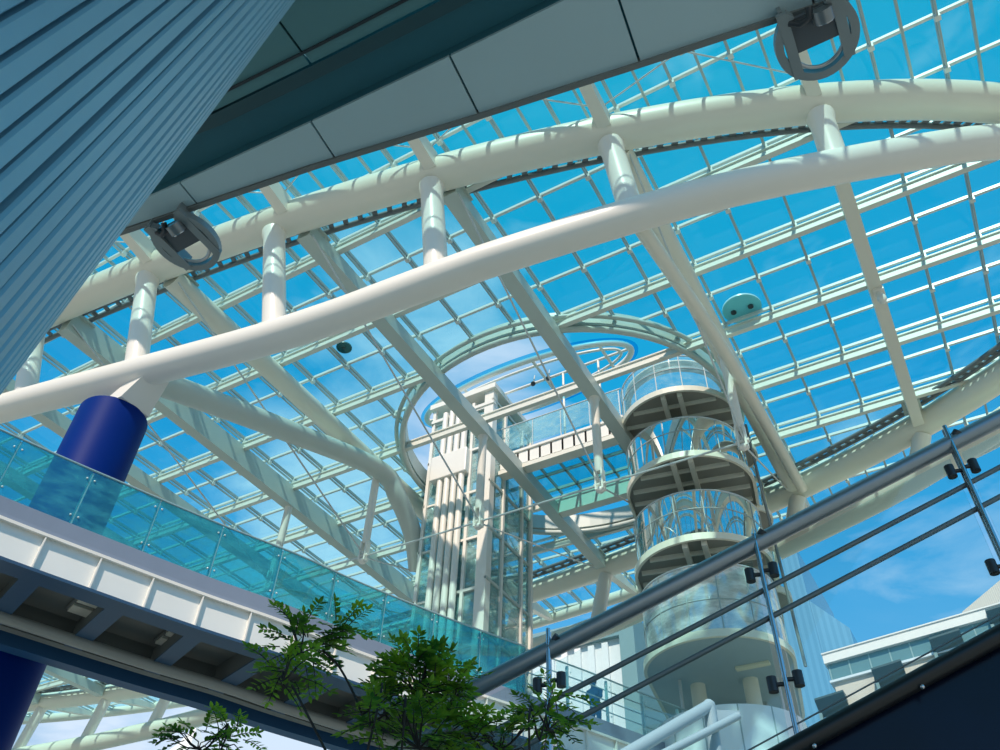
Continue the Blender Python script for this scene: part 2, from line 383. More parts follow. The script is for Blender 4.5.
# hanging posts and cables of the under-roof cable net
PB = {}
POSTL = {2: 'hanging steel post with clevis at right of the round balconies', 3: 'hanging steel post under the right box girder, in front of the roof walkway',
         4: 'hanging steel post right in front of the lift shaft', 5: 'hanging steel post under the joint of the slanting brace tube', 6: 'hanging steel post partly behind the glass balustrade'}
YP = 19.35
for k in range(2, 8):
    top = V((GX[k], YP, ZB-.25)); bot = V((GX[k], YP, 15.15)); PB[k] = bot
    if k in POSTL:
        g = thing('hanging_post', POSTL[k], 'post', bot, 'hanging posts of the roof cable net')
        MB().tube([top, top-V((0,0,.15)), bot+V((0,0,.75)), bot+V((0,0,.6))], [.2, .145, .145, .10], 16).build('post_tube', WHITE, g)
        c = MB()
        for s in (-1, 1): c.box(bot.x+s*.11-.03, bot.x+s*.11+.03, bot.y-.12, bot.y+.12, bot.z-.1, bot.z+.68)
        c.tube([bot+V((-.2,0,.12)), bot+V((.2,0,.12))], .07, 10); c.ball(bot+V((0,0,-.08)), (.16, .13, .12), 10)
        c.build('clevis', WHITE, g)
cl = MB().tube([(1.4, YP-.4, 18.85), (1.4, YP-.4, 18.55)], .09, 10).ball((1.4, YP-.4, 18.5), (.14, .12, .2), 10).box(1.25, 1.55, YP-.55, YP-.25, 18.75, 18.87)
tag(cl.build('clevis_bracket', WHITE), 'small white clevis hanging under the flat girder at far right', 'clevis')
cn = thing('cable_net', 'thin steel cables strung between the feet of the hanging posts', 'cable', (-10, YP, 15.2))
for k in range(2, 7): MB().tube([PB[k]+V((0,0,.1)), PB[k+1]+V((0,0,.1))], .035, 6).build('cable', ROD, cn)
for k in range(2, 7):
    MB().tube([PB[k]+V((.05,0,.1)), V((GX[k]+.25, ell_y(GX[k], *RING, False)+.6, ZR-.3))], .03, 6).build('cable', ROD, cn)
    MB().tube([PB[k]+V((-.05,0,.1)), V((GX[k]-.25, ell_y(GX[k], *RING, True)-.6, ZR-.3))], .03, 6).build('cable', ROD, cn)

# ------------------------------------------------------------------ blue column carrying the truss
CB = V((-17.25, 9.0, -1.6))
bc = thing('blue_column', 'thick glossy dark blue round column carrying the white truss', 'column', CB)
MB().tube([CB, CB+V((0,0,15.42)), CB+V((0,0,15.47))], [.86, .86, .84], 48).build('shaft', BLUE, bc)
ln = V(lc_at(-15.4)); c = V((CB.x, CB.y, 13.9))
t = (ln - c); t.z = 0
q = []
for z, r, cc in ((13.85, .46, c+t*.2), (14.75, .28, c+t*.75)):
    for sx, sy in ((-1,-1), (1,-1), (1,1), (-1,1)): q.append(V((cc.x+sx*r, cc.y+sy*r, z)))
MB().hexa(q).build('cap', WHITE, bc)

# ------------------------------------------------------------------ foreground soffit (ceiling), edge, spot brackets
SOF = mat('soffit_panel_grey', (.50, .68, .74), .6, noise_amt=.05, scale=1.2)
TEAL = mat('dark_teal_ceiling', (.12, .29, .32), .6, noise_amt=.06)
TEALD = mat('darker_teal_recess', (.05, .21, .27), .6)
OUT = [(-9, 1.95), (-7.4, 2.24), (-5.97, 2.475), (-3.9, 2.795), (-2.217, 3.11), (-.738, 3.365), (.28, 3.53), (.98, 3.655), (3.2, 4.05)]
INN = [(-9, 1.95), (-7.4, 2.12), (-5.44, 2.315), (-3.56, 2.446), (-2.13, 2.535), (-1.08, 2.588), (0, 2.62), (1.0, 2.64), (3.2, 2.68)]
LN2 = [(-9, 1.2), (-6.5, 1.66), (-4.43, 1.96), (-3.09, 2.056), (-1.92, 2.122), (-.8, 2.17), (0.3, 2.2), (1.5, 2.23), (3.2, 2.26)]
def along(P, x):
    for a, b_ in zip(P, P[1:]):
        if a[0] <= x <= b_[0]: return a[1] + (b_[1]-a[1])*(x-a[0])/(b_[0]-a[0])
    return P[-1][1] if x > P[-1][0] else P[0][1]
ceil = thing('ceiling', 'overhead soffit', 'ceiling', (-3, 1, 7)); del ceil['category'], ceil['label']; ceil['kind'] = 'structure'
joints = [-9, -7.0, -5.25, -3.66, -2.18, -.67, .8, 3.2]
for a, b_ in zip(joints, joints[1:]):
    n = 6; lo = []; hi = []
    for i in range(n+1):
        x = a+.011 + (b_-a-.022)*i/n; sk = -.10
        lo.append((x, along(INN, x))); hi.append((x+sk*(along(OUT, x)-along(INN, x)), along(OUT, x)))
    MB().prism(lo + hi[::-1], 7.0, 7.04).build('soffit_panel', SOF, ceil)
xs = [-9+12.2*i/48 for i in range(49)]
MB().prism([(x, along(INN, x)) for x in xs] + [(x, along(OUT, x)) for x in xs[::-1]], 7.05, 7.5).build('fascia', TEALD, ceil)
MB().sweep([V((x, along(OUT, x), 7.0)) for x in xs], [(-.01, -.03), (-.06, -.03), (-.06, .52), (-.01, .52)]).build('edge_trim', mat('edge_trim_grey', (.20, .22, .22), .5), ceil)
MB().prism([(x, along(LN2, x)) for x in xs] + [(x, along(INN, x)) for x in xs[::-1]], 7.18, 7.5).build('recess', TEALD, ceil)
MB().sweep([V((x, along(LN2, x), 7.0)) for x in xs], [(.03, .0), (-.09, .0), (-.09, .3), (.03, .3)]).build('recess_trim', mat('trim_teal', (.03, .09, .11), .5), ceil)
for a, b_ in zip(joints, joints[1:]):
    xs2 = [a+.012 + (b_-a-.024)*i/6 + .35 for i in range(7)]
    MB().prism([(x+.2, -14) for x in (xs2[0], xs2[-1])] + [(x, along(LN2, x)-.045) for x in xs2[::-1]], 7.02, 7.06).build('ceiling_panel', TEAL, ceil)
MB().box(-9, 3.4, -14, 1.9, 7.1, 7.5).build('slab', TEALD, ceil)
tr = MB().sweep([V((x, along(LN2, x)-.16, 7.0)) for x in xs], [(.012, .0), (-.012, .0), (-.012, .03), (.012, .03)]).build('trim_1', DARK, kind='structure')

def spotlight(org, rz, label):
    g = thing('spotlight_bracket', label, 'spotlight', org, 'hooped spotlight brackets on the soffit edge'); Rz = Matrix.Rotation(rz, 3, 'Z'); o = V(org)
    def T(p): return o + Rz @ (V(p)*.84)
    def bar(m, a, b_, w, h): m.beam(T(a), T(b_), w, h)
    arms = []
    G = mat('spotlight_grey', (.27, .32, .34), .45, .3)
    for s in (-1, 1):
        m = MB(); bar(m, (s*.25, -.12, -.05), (s*.25, .60, -.06), .085, .05); bar(m, (s*.25, -.12, .06), (s*.25, .56, .04), .03, .12); arms.append(m.build('arm', G, g))
    arc = [T((.36*cos(t), .28 + .40*sin(t), -.03)) for t in [radians(-62+304*i/32) for i in range(33)]]
    m = MB()
    m.sweep(arc, [(-.035, -.04), (.035, -.04), (.035, .04), (-.035, .04)]); m.build('hoop', G, g)
    arc = [T((.27*cos(t), .26 + .33*sin(t), -.05)) for t in [radians(10+160*i/20) for i in range(21)]]
    MB().tube(arc, .018, 8).build('inner_hoop', mat('hoop_steel', (.5, .53, .55), .3, .7), g)
    m = MB(); m.hexa([T(p) for p in ((-.20,.0,-.03), (.20,.0,-.03), (.20,.34,-.07), (-.20,.34,-.07), (-.20,.0,.02), (.20,.0,.02), (.20,.34,-.02), (-.20,.34,-.02))]); m.build('plate', mat('spot_plate', (.10, .12, .14), .5), g)
    lb = MB().tube([T((.10, -.02, -.10)), T((.10, .10, -.13))], .085, 16).build('lamp_body', mat('lamp_grey', (.25, .28, .3), .3, .5), g)
    MB().tube([T((.10, .10, -.13)), T((.10, .112, -.133))], .07, 16).build('lens', mat('lens_glass', (.6, .65, .7), .1, .6), lb)
    MB().tube([T((-.20, .0, -.06)), T((-.12, .03, -.12)), T((-.02, .0, -.13)), T((.0, -.08, -.08))], .03, 8).build('cable', DARK, g)
    for x_ in (-.25, .25):
        for y in (.0, .1, .2, .3, .4): MB().ball(T((x_, y, -.03)), .018, 6).build('bolt', DARK, arms[x_ > 0])
spotlight((.64, 3.60, 6.90), .02, 'grey hooped spotlight bracket under the soffit edge at top right')
spotlight((-5.62, 2.60, 6.90), .0, 'grey hooped spotlight bracket beside the fluted column, before the cream ring')

# ------------------------------------------------------------------ leaning fluted column at the left
def fluted():
    d = ray(490, -260).normalized(); n = ray(295, 0).cross(ray(0, 395)).normalized()
    if n.dot(ray(0, 100)) < 0: n = -n
    e = d.cross(n).normalized()
    if e.dot(ray(120, 230)) < 0: e = -e
    r, Tn = 1.2, 1.55
    A = e*Tn + n*r
    m = MB(); N = 150; prof = []
    for k in range(N):
        a0 = 2*pi*k/N; da = 2*pi/N; deep = .05 if k % 7 == 2 else .034; gw = .42 if k % 7 == 2 else .20
        for f, rr in ((0, r-deep), (gw*.8, r-deep), (gw, r-.006), (gw+.1, r), (.92, r), (.99, r-.004)): prof.append((a0+da*f, rr))
    lo = (-1.6 - A.z)/d.z; hi = (6.98 - A.z)/d.z
    vs = []; M = len(prof)
    for t in (lo, hi):
        c = A + d*t
        for a, rr in prof:
            p = c + (e*cos(a) + n*sin(a))*rr
            p = p - d*((p.z - (-1.6 if t == lo else 6.98))/d.z)
            vs.append(p)
    m.add(vs, [(i, (i+1) % M, M+(i+1) % M, M+i) for i in range(M)] + [tuple(range(M-1, -1, -1)), tuple(range(M, 2*M))])
    o = m.build('fluted_column', mat('blue_grey_fluted_metal', (.23, .46, .57), .38, .2, noise_amt=.12, scale=1.5))
    tag(o, 'huge leaning blue-grey fluted metal column at the left edge', 'column')
fluted()

# ------------------------------------------------------------------ footbridge
EDGE = spline([(-14.6, .6, 0), (-14.05, 3.2, 0), (-13.33, 5.75, 0), (-12.68, 7.68, 0), (-12.06, 9.42, 0), (-11.45, 10.9, 0), (-10.95, 12.5, 0), (-9.92, 15.15, 0), (-8.46, 18.4, 0), (-7.74, 20.24, 0), (-6.6, 23.0, 0)], 8)
def cum(P):
    s = [0]
    for a, b_ in zip(P, P[1:]): s.append(s[-1] + (b_-a).length)
    return s
ES = cum(EDGE)
def edge_at(s, off=0, z=0):
    s = max(0, min(ES[-1]-1e-4, s))
    for i in range(len(ES)-1):
        if ES[i] <= s <= ES[i+1]:
            t = (s-ES[i])/(ES[i+1]-ES[i]); p = EDGE[i].lerp(EDGE[i+1], t); d = (EDGE[i+1]-EDGE[i]).normalized()
            return p + V((d.y, -d.x, 0))*off + V((0,0,z)), d
def sub(s0, s1, off, z, n=10): return [edge_at(s0+(s1-s0)*i/n, off, z)[0] for i in range(n+1)]
br = thing('footbridge', 'white steel footbridge with ribbed side girder crossing the lower left', 'footbridge', (-11, 12, 7))
WEB = mat('bridge_web_paint', (.80, .82, .79), .45, noise_amt=.04, scale=1.5)
LAV = mat('lavender_grey_edge', (.24, .29, .38), .5)
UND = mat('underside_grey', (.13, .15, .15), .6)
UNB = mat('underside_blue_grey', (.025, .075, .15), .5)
MB().sweep(EDGE, [(-3.5, 7.66), (.02, 7.66), (.02, 7.72), (.04, 7.98), (-.04, 8.02), (-3.5, 8.02)]).build('deck_edge', LAV, br)
MB().sweep(EDGE, [(-.16, 7.60), (.03, 7.60), (.03, 7.655), (-.16, 7.655)]).build('top_flange', WHITE, br)
web = MB().sweep(EDGE, [(-.10, 7.0), (-.06, 7.0), (-.06, 7.6), (-.10, 7.6)]).build('web', WEB, br)
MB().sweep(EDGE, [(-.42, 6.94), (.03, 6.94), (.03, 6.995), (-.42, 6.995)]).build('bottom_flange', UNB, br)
s = .3
while s < ES[-1]:
    a, d = edge_at(s, -.06); m = MB()
    m.beam(a+V((d.y, -d.x, 0))*.03+V((0,0,6.995)), a+V((d.y, -d.x, 0))*.03+V((0,0,7.6)), .10, .025, up=d); m.build('stiffener', WHITE, web); s += .985
for i in range(17):
    s = .35 + i*1.5
    if s > ES[-1]: break
    a, d = edge_at(s, -.12, 7.3); b_, _ = edge_at(s, -2.55, 7.3)
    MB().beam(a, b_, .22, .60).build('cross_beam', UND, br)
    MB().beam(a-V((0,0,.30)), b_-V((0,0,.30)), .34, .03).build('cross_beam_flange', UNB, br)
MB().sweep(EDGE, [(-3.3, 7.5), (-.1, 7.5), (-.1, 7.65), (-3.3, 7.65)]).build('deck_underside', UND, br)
MB().tube([p+V((0,0,6.93))+V((-.93, .36, 0))*2.05 for p in EDGE], .11, 12).build('drain_pipe', mat('pipe_grey', (.27, .30, .30), .45), br)
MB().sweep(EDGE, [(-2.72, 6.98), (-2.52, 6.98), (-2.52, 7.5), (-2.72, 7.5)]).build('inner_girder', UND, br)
MB().sweep(EDGE, [(-3.45, 6.9), (-3.12, 6.9), (-3.12, 7.66), (-3.45, 7.66)]).build('far_girder', mat('navy_girder', (.015, .08, .20), .5), br)
for c_, lab in ((V((-14.25, 8.6, 7.40)), 'nearer the blue column'), (V((-13.75, 10.35, 7.40)), 'second from the blue column'), (V((-14.9, 6.3, 7.40)), 'cut off by the left edge of the view')):
    g = thing('ceiling_light', 'pale louvred light panel under the footbridge, ' + lab, 'light', c_, 'light panels under the footbridge')
    d = V((.33, .94, 0)); sd = V((.94, -.33, 0)); a = c_
    for o_, w, nm in ((0, .34, 'diffuser'), (.42, .2, 'side_louvre')):
        MB().beam(a+sd*o_-d*.32, a+sd*o_+d*.32, w, .05).build(nm, mat('light_diffuser', (.62, .64, .58), .5), g)
    MB().beam(a+V((0,0,.05))+sd*.2-d*.36, a+V((0,0,.05))+sd*.2+d*.36, .85, .05).build('housing', UND, g)
# balustrades
def balustrade(off, s_list, zb, h, gmat, label, solid=True):
    g = thing('glass_balustrade', label, 'balustrade', edge_at(s_list[0], off, zb)[0])
    for s0, s1 in zip(s_list, s_list[1:]):
        a, b_ = edge_at(s0+.012, off)[0], edge_at(s1-.012, off)[0]
        MB().hexa([a+V((0,0,zb)), b_+V((0,0,zb)), b_+V((-.012,.005,zb)), a+V((-.012,.005,zb)), a+V((0,0,zb+h)), b_+V((0,0,zb+h)), b_+V((-.012,.005,zb+h)), a+V((-.012,.005,zb+h))]).build('glass_panel', gmat, g)
    for s0 in s_list:
        p, d = edge_at(s0, off-.05)
        m = MB().beam(p+V((0,0,zb)), p+V((0,0,zb+h-.04)), .07, .045, up=d)
        for z in (.16, h-.2):
            for q in (-.07, .07): m.ball(p+V((d.y, -d.x, 0))*.06+d*q+V((0,0,zb+z)), .022, 6)
        m.build('fin', mat('fin_glass', (.55, .72, .74), .2), g)
    MB().tube([p+V((0,0,zb+h)) for p in sub(s_list[0], s_list[-1], off, 0, 40)], .022, 8).build('top_rail', mat('top_rail_teal', (.35, .50, .52), .3, .3), g)
    return g
SL = [-.15+.15 + 1.33*i - (.17 if i else 0) for i in range(0, 14)]
balustrade(.03, SL, 7.98, 1.16, BALG, 'teal glass balustrade along the near edge of the footbridge')
balustrade(-3.35, SL[:12], 7.98, 1.16, glass('balustrade_glass_far', (.55, .85, .87), .08, milk=.06, milkcol=(.2,.6,.65)), 'far glass balustrade behind the near one on the footbridge')
SR = [SL[-1] + 1.33*i for i in range(0, 6)]
SR = [q for q in SR if q < ES[-1]]
g = balustrade(.03, SR, 7.98, 1.10, CLRG, 'clear glass and rail balustrade at the lift end of the footbridge')
for z in (.3, .58, .84):
    MB().tube([p+V((0,0,7.98+z)) for p in sub(SR[0], SR[-1], -.06, 0, 20)], .018, 6).build('mid_rail', ROD, g)

# ------------------------------------------------------------------ glass lift shaft
X0, X1, Y0, Y1, ZT = -16.15, -13.2, 21.3, 24.4, 23.3
ls = thing('lift_shaft', 'tall glass lift shaft with white pipes rising through the roof opening', 'lift shaft', (X0, Y0, -1.6))
for x, y, w in ((X1-.2, Y0, .42), (X0+.06, Y0, .14), (X1, Y1, .2), (X0, Y1, .2)):
    MB().box(x-w/2, x+w/2, y, y+w*.8, -1.6, ZT).build('corner_post', WHITE, ls)
for x in (X0+.68*(X1-X0), ): MB().box(x-.06, x+.06, Y0, Y0+.12, -1.6, ZT-.5).build('mullion', WHITE, ls)
for y in (Y0+.33*(Y1-Y0), Y0+.8*(Y1-Y0)): MB().box(X1-.07, X1+.07, y-.06, y+.06, -1.6, ZT-.5).build('mullion', WHITE, ls)
for f in (.26, .37, .48, .59):
    x = X0+f*(X1-X0)
    MB().tube([(x, Y0-.12, -1.6), (x, Y0-.12, 19.2)], .125, 16).build('pipe', WHITE, ls)
    MB().tube([(x-.02, Y0-.12, 20.25), (x-.02, Y0-.12, 22.6)], .125, 16).build('upper_pipe', WHITE, ls)
bx = MB().box(X0+.35, X0+.68*(X1-X0), Y0-.30, Y0+.35, 19.15, 20.3).build('housing_box', WHITE, ls, bevel=.03)
z = -.2
while z < 22.5:
    MB().beam((X0+.6*(X1-X0), Y0+.05, z), (X1, Y0+.05, z), .09, .10).beam((X0, Y0+.1, z), (X0+.22*(X1-X0), Y0+.1, z), .07, .08).build('front_tie', WHITE, ls)
    MB().beam((X1, Y0, z+.3), (X1, Y1, z+.3), .08, .10).build('side_tie', BOXP, ls)
    MB().beam((X0, Y1, z), (X1, Y1, z), .1, .14).beam((X0, Y0, z), (X0, Y1, z), .08, .12).build('back_tie', BOXP, ls)
    z += 2.05
MB().box(X0, X1-.1, Y0+.1, Y0+.12, -1.6, 22.4).build('front_glass', LIFTG, ls)
MB().box(X1-.03, X1-.01, Y0+.1, Y1, -1.6, 22.6).build('side_glass', LIFTG, ls)
MB().box(X0-.01, X0+.01, Y0+.1, Y1, -1.6, 22.6).build('side_glass', LIFTG, ls)
m = MB().box(X0-.1, X1+.15, Y0-.15, Y1+.1, ZT-.15, ZT+.1).box(X0-.02, X1+.05, Y0-.05, Y0+.15, ZT-.9, ZT-.75)
m.build('roof_cap', WHITE, ls)
GR = mat('lift_grey', (.42, .48, .48), .5, .2)
m = MB()
for y in (Y0+1.3, Y0+2.3):
    for x in (X0+.5, X1-.6): m.box(x-.06, x+.06, y-.06, y+.06, -1.6, 22.4)
for i in range(24): m.beam((X0+.5, Y0+1.3, i-1), (X1-.6, Y0+1.3, i-1), .06, .08); m.beam((X0+.5, Y0+2.3, i-1), (X1-.6, Y0+2.3, i-.2), .05, .05)
m.build('guide_frame', GR, ls)
m = MB().box(X0+.55, X1-.7, Y0+.5, Y0+2.2, 13.6, 16.0); m.build('lift_car', mat('lift_car_grey', (.50, .55, .55), .35, .3), ls, bevel=.05)
m = MB()
for k in range(9):
    zz = 3+k*2.05; m.beam((X1-.06, Y0+.1, zz), (X1-.06, Y1, zz+2.0), .03, .03); m.beam((X1-.06, Y1, zz+1.0), (X1-.06, Y0+1, zz+2.0), .03, .03)
m.build('cross_bracing', ROD, ls)
MB().box(X0+.8, X1-.4, Y0+.9, Y1-.3, 21.0, 22.3).build('lift_motor', DARK, ls, bevel=.05)
m = MB(); [m.box(X0+.05, X0+.18, Y0+.5, Y0+.62, 1+.55*i, 1.3+.55*i) for i in range(30)]; m.build('cable_ladder', GR, ls)

# oval canopy ring over the shaft, above the roof
cp = thing('canopy_ring', 'oval white tube canopy with blue glass brim above the lift shaft', 'canopy', (-12.4, 22.5, 24))
CC, CR = (-12.45, 22.55), (4.9, 1.35)
MB().tube(oval(0, 24.0, 64, CC, CR), .13, 12, closed=True).build('ring_tube', WHITE, cp)
MB().tube(oval(-.42, 24.0, 64, CC, CR), .06, 8, closed=True).build('inner_ring_tube', WHITE, cp)
ring_prof(oval(.14, 0, 64, CC, CR), oval(.30, 0, 64, CC, CR), 24.0, 24.05).build('glass_brim', glass('brim_glass', (.35, .80, .95), .0), cp)
for x in (-16.3, -14.8, -11.4, -9.9, -8.6):
    h = CR[1]*sqrt(1-((x-CC[0])/CR[0])**2); MB().tube([(x, CC[1]-h, 24), (x, CC[1]+h, 24)], .07, 8).build('cross_tube', WHITE, cp)
MB().tube([(CC[0]-4.8, CC[1], 24), (CC[0]+4.8, CC[1], 24)], .06, 8).build('spine_tube', WHITE, cp)
for x, y in ((-10.6, CC[1]), (-9.0, CC[1]), (-15.4, CC[1])): MB().tube([(x, y, 24), (x, y, 20.3)], .05, 8).build('support', WHITE, cp)
for i, (x, lab) in enumerate(((-11.7, 'small black floodlight on the canopy ring, nearest the lift shaft'), (-11.0, 'small black floodlight on the canopy ring, middle one'), (-10.0, 'small black floodlight on the canopy ring, farthest from the lift shaft'))):
    g = thing('floodlight', lab, 'floodlight', (x, 22.0, 23.2), 'floodlights on the canopy ring')
    MB().tube([(x, 22.1, 23.95), (x, 22.0, 23.5)], .03, 8).build('stem', ROD, g)
    MB().tube([(x-.1, 22.1, 23.45), (x+.02, 21.9, 23.3), (x+.06, 21.85, 23.26)], [.06, .10, .10], 12).build('lamp_head', DARK, g)

# roof walkway from the shaft to the balcony tower
wk = thing('roof_walkway', 'white glazed walkway spanning the roof opening from lift shaft to balconies', 'walkway', (-10, 22.5, 19))
XA, XB = X1+.02, -7.95
MB().box(XA, XB, 22.0, 22.12, 19.45, 20.0).build('edge_beam', WHITE, wk)
MB().box(XA, XB, 21.86, 22.3, 19.12, 19.3).build('lower_flange', CREAM, wk)
MB().box(XA, XB, 22.12, 22.75, 20.05, 20.25).build('deck', BOXP, wk)
m = MB(); n = 11
for i in range(n): x = XA+.3+(XB-XA-.4)*i/(n-1); m.box(x-.04, x+.04, 22.0, 22.16, 19.3, 20.05)
m.box(XA, XB, 21.93, 22.16, 20.02, 20.12); m.box(XA, XB, 22.2, 22.3, 19.3, 19.45); m.build('edge_rib', WHITE, wk)
for i in range(5):
    x = XA+.2+(XB-XA-.3)*i/4
    if i < 4: MB().box(x+.02, x+(XB-XA-.3)/4-.02, 21.98, 22.0, 20.3, 21.45).build('glass_panel', LIFTG, wk)
    MB().box(x-.02, x+.02, 22.0, 22.04, 20.1, 21.45).build('post', ROD, wk)
MB().tube([(XA, 22.0, 21.5), (XB, 22.0, 21.5)], .03, 8).build('handrail', ROD, wk)
# glass floor bay beyond it
gf = thing('glass_floor', 'teal glass floor bay set in dark bars beside the roof walkway', 'glass floor', (-10, 24.7, 19.6))
MB().box(-12.9, -6.0, 22.35, 25.0, 19.92, 19.96).build('glazing', glass('floor_glass', (.45, .90, .92), .03, milk=.05, milkcol=(.06, .5, .6)), gf)
for i in range(9): x = -12.8+6.7*i/8; MB().box(x-.04, x+.04, 22.3, 25.0, 19.78, 19.9).build('floor_bar', GR, gf)
for y in (23.6, 24.6): MB().box(-12.9, -6, y-.04, y+.04, 19.78, 19.9).build('floor_bar', GR, gf)
MB().box(-12.5, -6.0, 24.9, 25.3, 18.9, 19.5).build('edge_beam', CREAM, gf)

# ------------------------------------------------------------------ round balcony tower
TW = thing('balcony_tower', 'tower of stacked round mirror-glass balconies hanging at right of centre', 'tower', (-6, 23, -1.6))
T1, T2, TR = V((-6.05, 22.55, 0)), V((-6.75, 26.2, 0)), 2.05
ax = (T2-T1).normalized(); sx = V((ax.y, -ax.x, 0))
def stadium(r, n=28, back=True, cut=0):
    P = []
    for i in range(n+1):
        t = pi*i/n; P.append(T1 + (-sx*cos(t) - ax*sin(t))*r)
    if back:
        for i in range(n+1):
            t = pi*i/n; P.append(T2 + (sx*cos(t) + ax*sin(t))*r*.98)
    return P
def poly(r): return [(p.x, p.y) for p in stadium(r)]
PALEM = glass('pale_mirror_glass', (.5, .6, .62), .5, .03, milk=.6, milkcol=(.92, .95, .95), refl_streak=.3)  # white diffuse share paints in the white reflections on this drum
RIMC = mat('balcony_rim_cream', (.86, .82, .68), .4, noise_amt=.03)
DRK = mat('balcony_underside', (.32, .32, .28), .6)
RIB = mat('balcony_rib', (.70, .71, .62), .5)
ZD = [19.25, 16.45, 13.40, 10.40, 8.0]
for i, z in enumerate(ZD):
    st = stadium(TR)
    if i < 4:
        m = MB(); P = [p+V((0,0,z)) for p in st + [st[0]]]
        m.sweep(P, [(.06, -.15), (-.03, -.15), (-.03, .07), (.06, .07)]); rim = m.build('balcony_rim', RIMC if i else RIB, TW)
    if i < 3:
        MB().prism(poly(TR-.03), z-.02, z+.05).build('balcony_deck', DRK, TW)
        m = MB(); ym = T1 + ax*.2
        for q in (-.28, .28): m.beam(T1+sx*q-ax*1.9+V((0,0,z-.14)), T1+sx*q+ax*2.2+V((0,0,z-.14)), .16, .24)
        m.build('main_rib', RIB, TW)
        m = MB()
        for q in (-1.25, -.55, .15, .9, 1.6, 3.2, 4.0, 4.8):
            h = sqrt(max(.1, 1.9**2-min(q, 0)**2)) if q < 0 else 1.92
            m.beam(T1+ax*q-sx*h+V((0,0,z-.09)), T1+ax*q+sx*h+V((0,0,z-.09)), .07, .14)
        m.build('cross_rib', RIB, TW)
        L0 = T1+ax*2.1+sx*.9; L1_ = T1+ax*2.1+sx*1.55; lob = []
        for q in range(13): t = pi*q/12; lob.append(L1_ + (sx*sin(t) - ax*cos(t))*.85)
        lob += [L0+ax*.85, L0-ax*.85]
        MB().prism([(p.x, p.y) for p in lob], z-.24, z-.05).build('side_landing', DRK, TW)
        MB().sweep([p+V((0,0,z-.1)) for p in lob[:13]], [(.05, -.16), (-.02, -.16), (-.02, .06), (.05, .06)]).build('landing_rim', RIMC, TW)
        MB().add([p+V((0,0,z-.04)) for p in lob[:13]] + [p+V((0,0,z+1.25)) for p in lob[:13]], [(k, k+1, 14+k, 13+k) for k in range(12)], True).build('landing_glass', MIRG, TW)
        MB().tube([T1+ax*2.2-sx*1.9+V((0,0,z-.25)), T1+ax*2.2+sx*1.9+V((0,0,z-.25))], .22, 14).build('cross_tube', RIB, TW)
    elif i == 3:
        MB().prism(poly(TR-.03), z-.13, z+.05).build('balcony_deck', mat('smooth_soffit', (.40, .52, .56), .5), TW)
        MB().box(-5.6, -4.65, 22.55, 22.75, z-.20, z-.135).build('soffit_light', mat('soffit_lamp', (.85, .82, .62), .4), TW)
    # glass drum
    h = (1.5, 1.45, 1.55, 2.0, 3.3)[i]; z0 = z + .10 if i < 4 else 5.2
    zt = z0 + h
    G = stadium(TR-.06, 28, back=True)
    front = G[:29]; allp = [G[-6], G[-3]] + front + G[29:40]
    m = MB(); nn = len(allp)
    m.add([p+V((0,0,z0)) for p in allp] + [p+V((0,0,zt)) for p in allp], [(k, k+1, nn+k+1, nn+k) for k in range(nn-1)], True)
    dm = m.build('glass_drum', (PALEM if i == 3 else LIFTG if i == 0 else MIRG) if i < 4 else mat('white_drum_panel', (.88, .90, .90), .35), TW)
    for k in range(2, nn, 4): MB().beam(allp[k]+V((0,0,z0)), allp[k]+V((0,0,zt)), .03, .03).build('drum_joint', GR, dm)
    if i < 4:
        MB().tube([p+V((0,0,z0+.9)) for p in allp], .02, 6).build('drum_rail', GR, dm)
        MB().tube([p+V((0,0,zt)) for p in allp], .03, 6).build('drum_top_rail', ROD, dm)
# white curved rings of the roof-level landing
for r, z, c in ((1.75, 20.75, RIB), (1.75, 20.45, GR)):
    MB().tube([p+V((0,0,z)) for p in stadium(r)[:29]], .11, 10).build('landing_ring', c, TW)
CK = mat('tower_core_grey', (.45, .48, .46), .5)
for q, w in ((-.75, .35), (.75, .35)):
    c = T1 + ax*.9 + sx*q
    MB().tube([V((c.x, c.y, -1.6)), V((c.x, c.y, 10.3))], .22, 14).build('core_post', RIMC, TW)
c = T1+ax*3.6
MB().box(c.x-1.2, c.x+1.2, c.y-.8, c.y+1.6, -1.6, 21).build('core_wall', CK, TW)
m = MB()
for k in range(7):
    for dz in (0, ):
        a = T1+ax*2.0-sx*.6+V((0,0,5.2+k*.6)); b_ = T1+ax*2.0+sx*.6+V((0,0,5.8+k*.6)); m.beam(a, b_, .05, .05); m.beam(V((b_.x, b_.y, a.z)), V((a.x, a.y, b_.z)), .05, .05)
m.build('lattice', ROD, TW)
m = MB()
for p in (T1-sx*1.2+ax*.4, T1+sx*1.5+ax*1.0):
    m.tube([V((p.x, p.y, 8.2)), V((p.x, p.y, 19.2))], .05, 8)
m.build('hanger_rod', ROD, TW)
m = MB()
P = stadium(TR)
for i in range(2): m.tube([P[28]+V((.1,.4,19.1)), P[28]+V((.1,1.0,10.5))], .05, 6)
m.build('side_rod', ROD, TW)

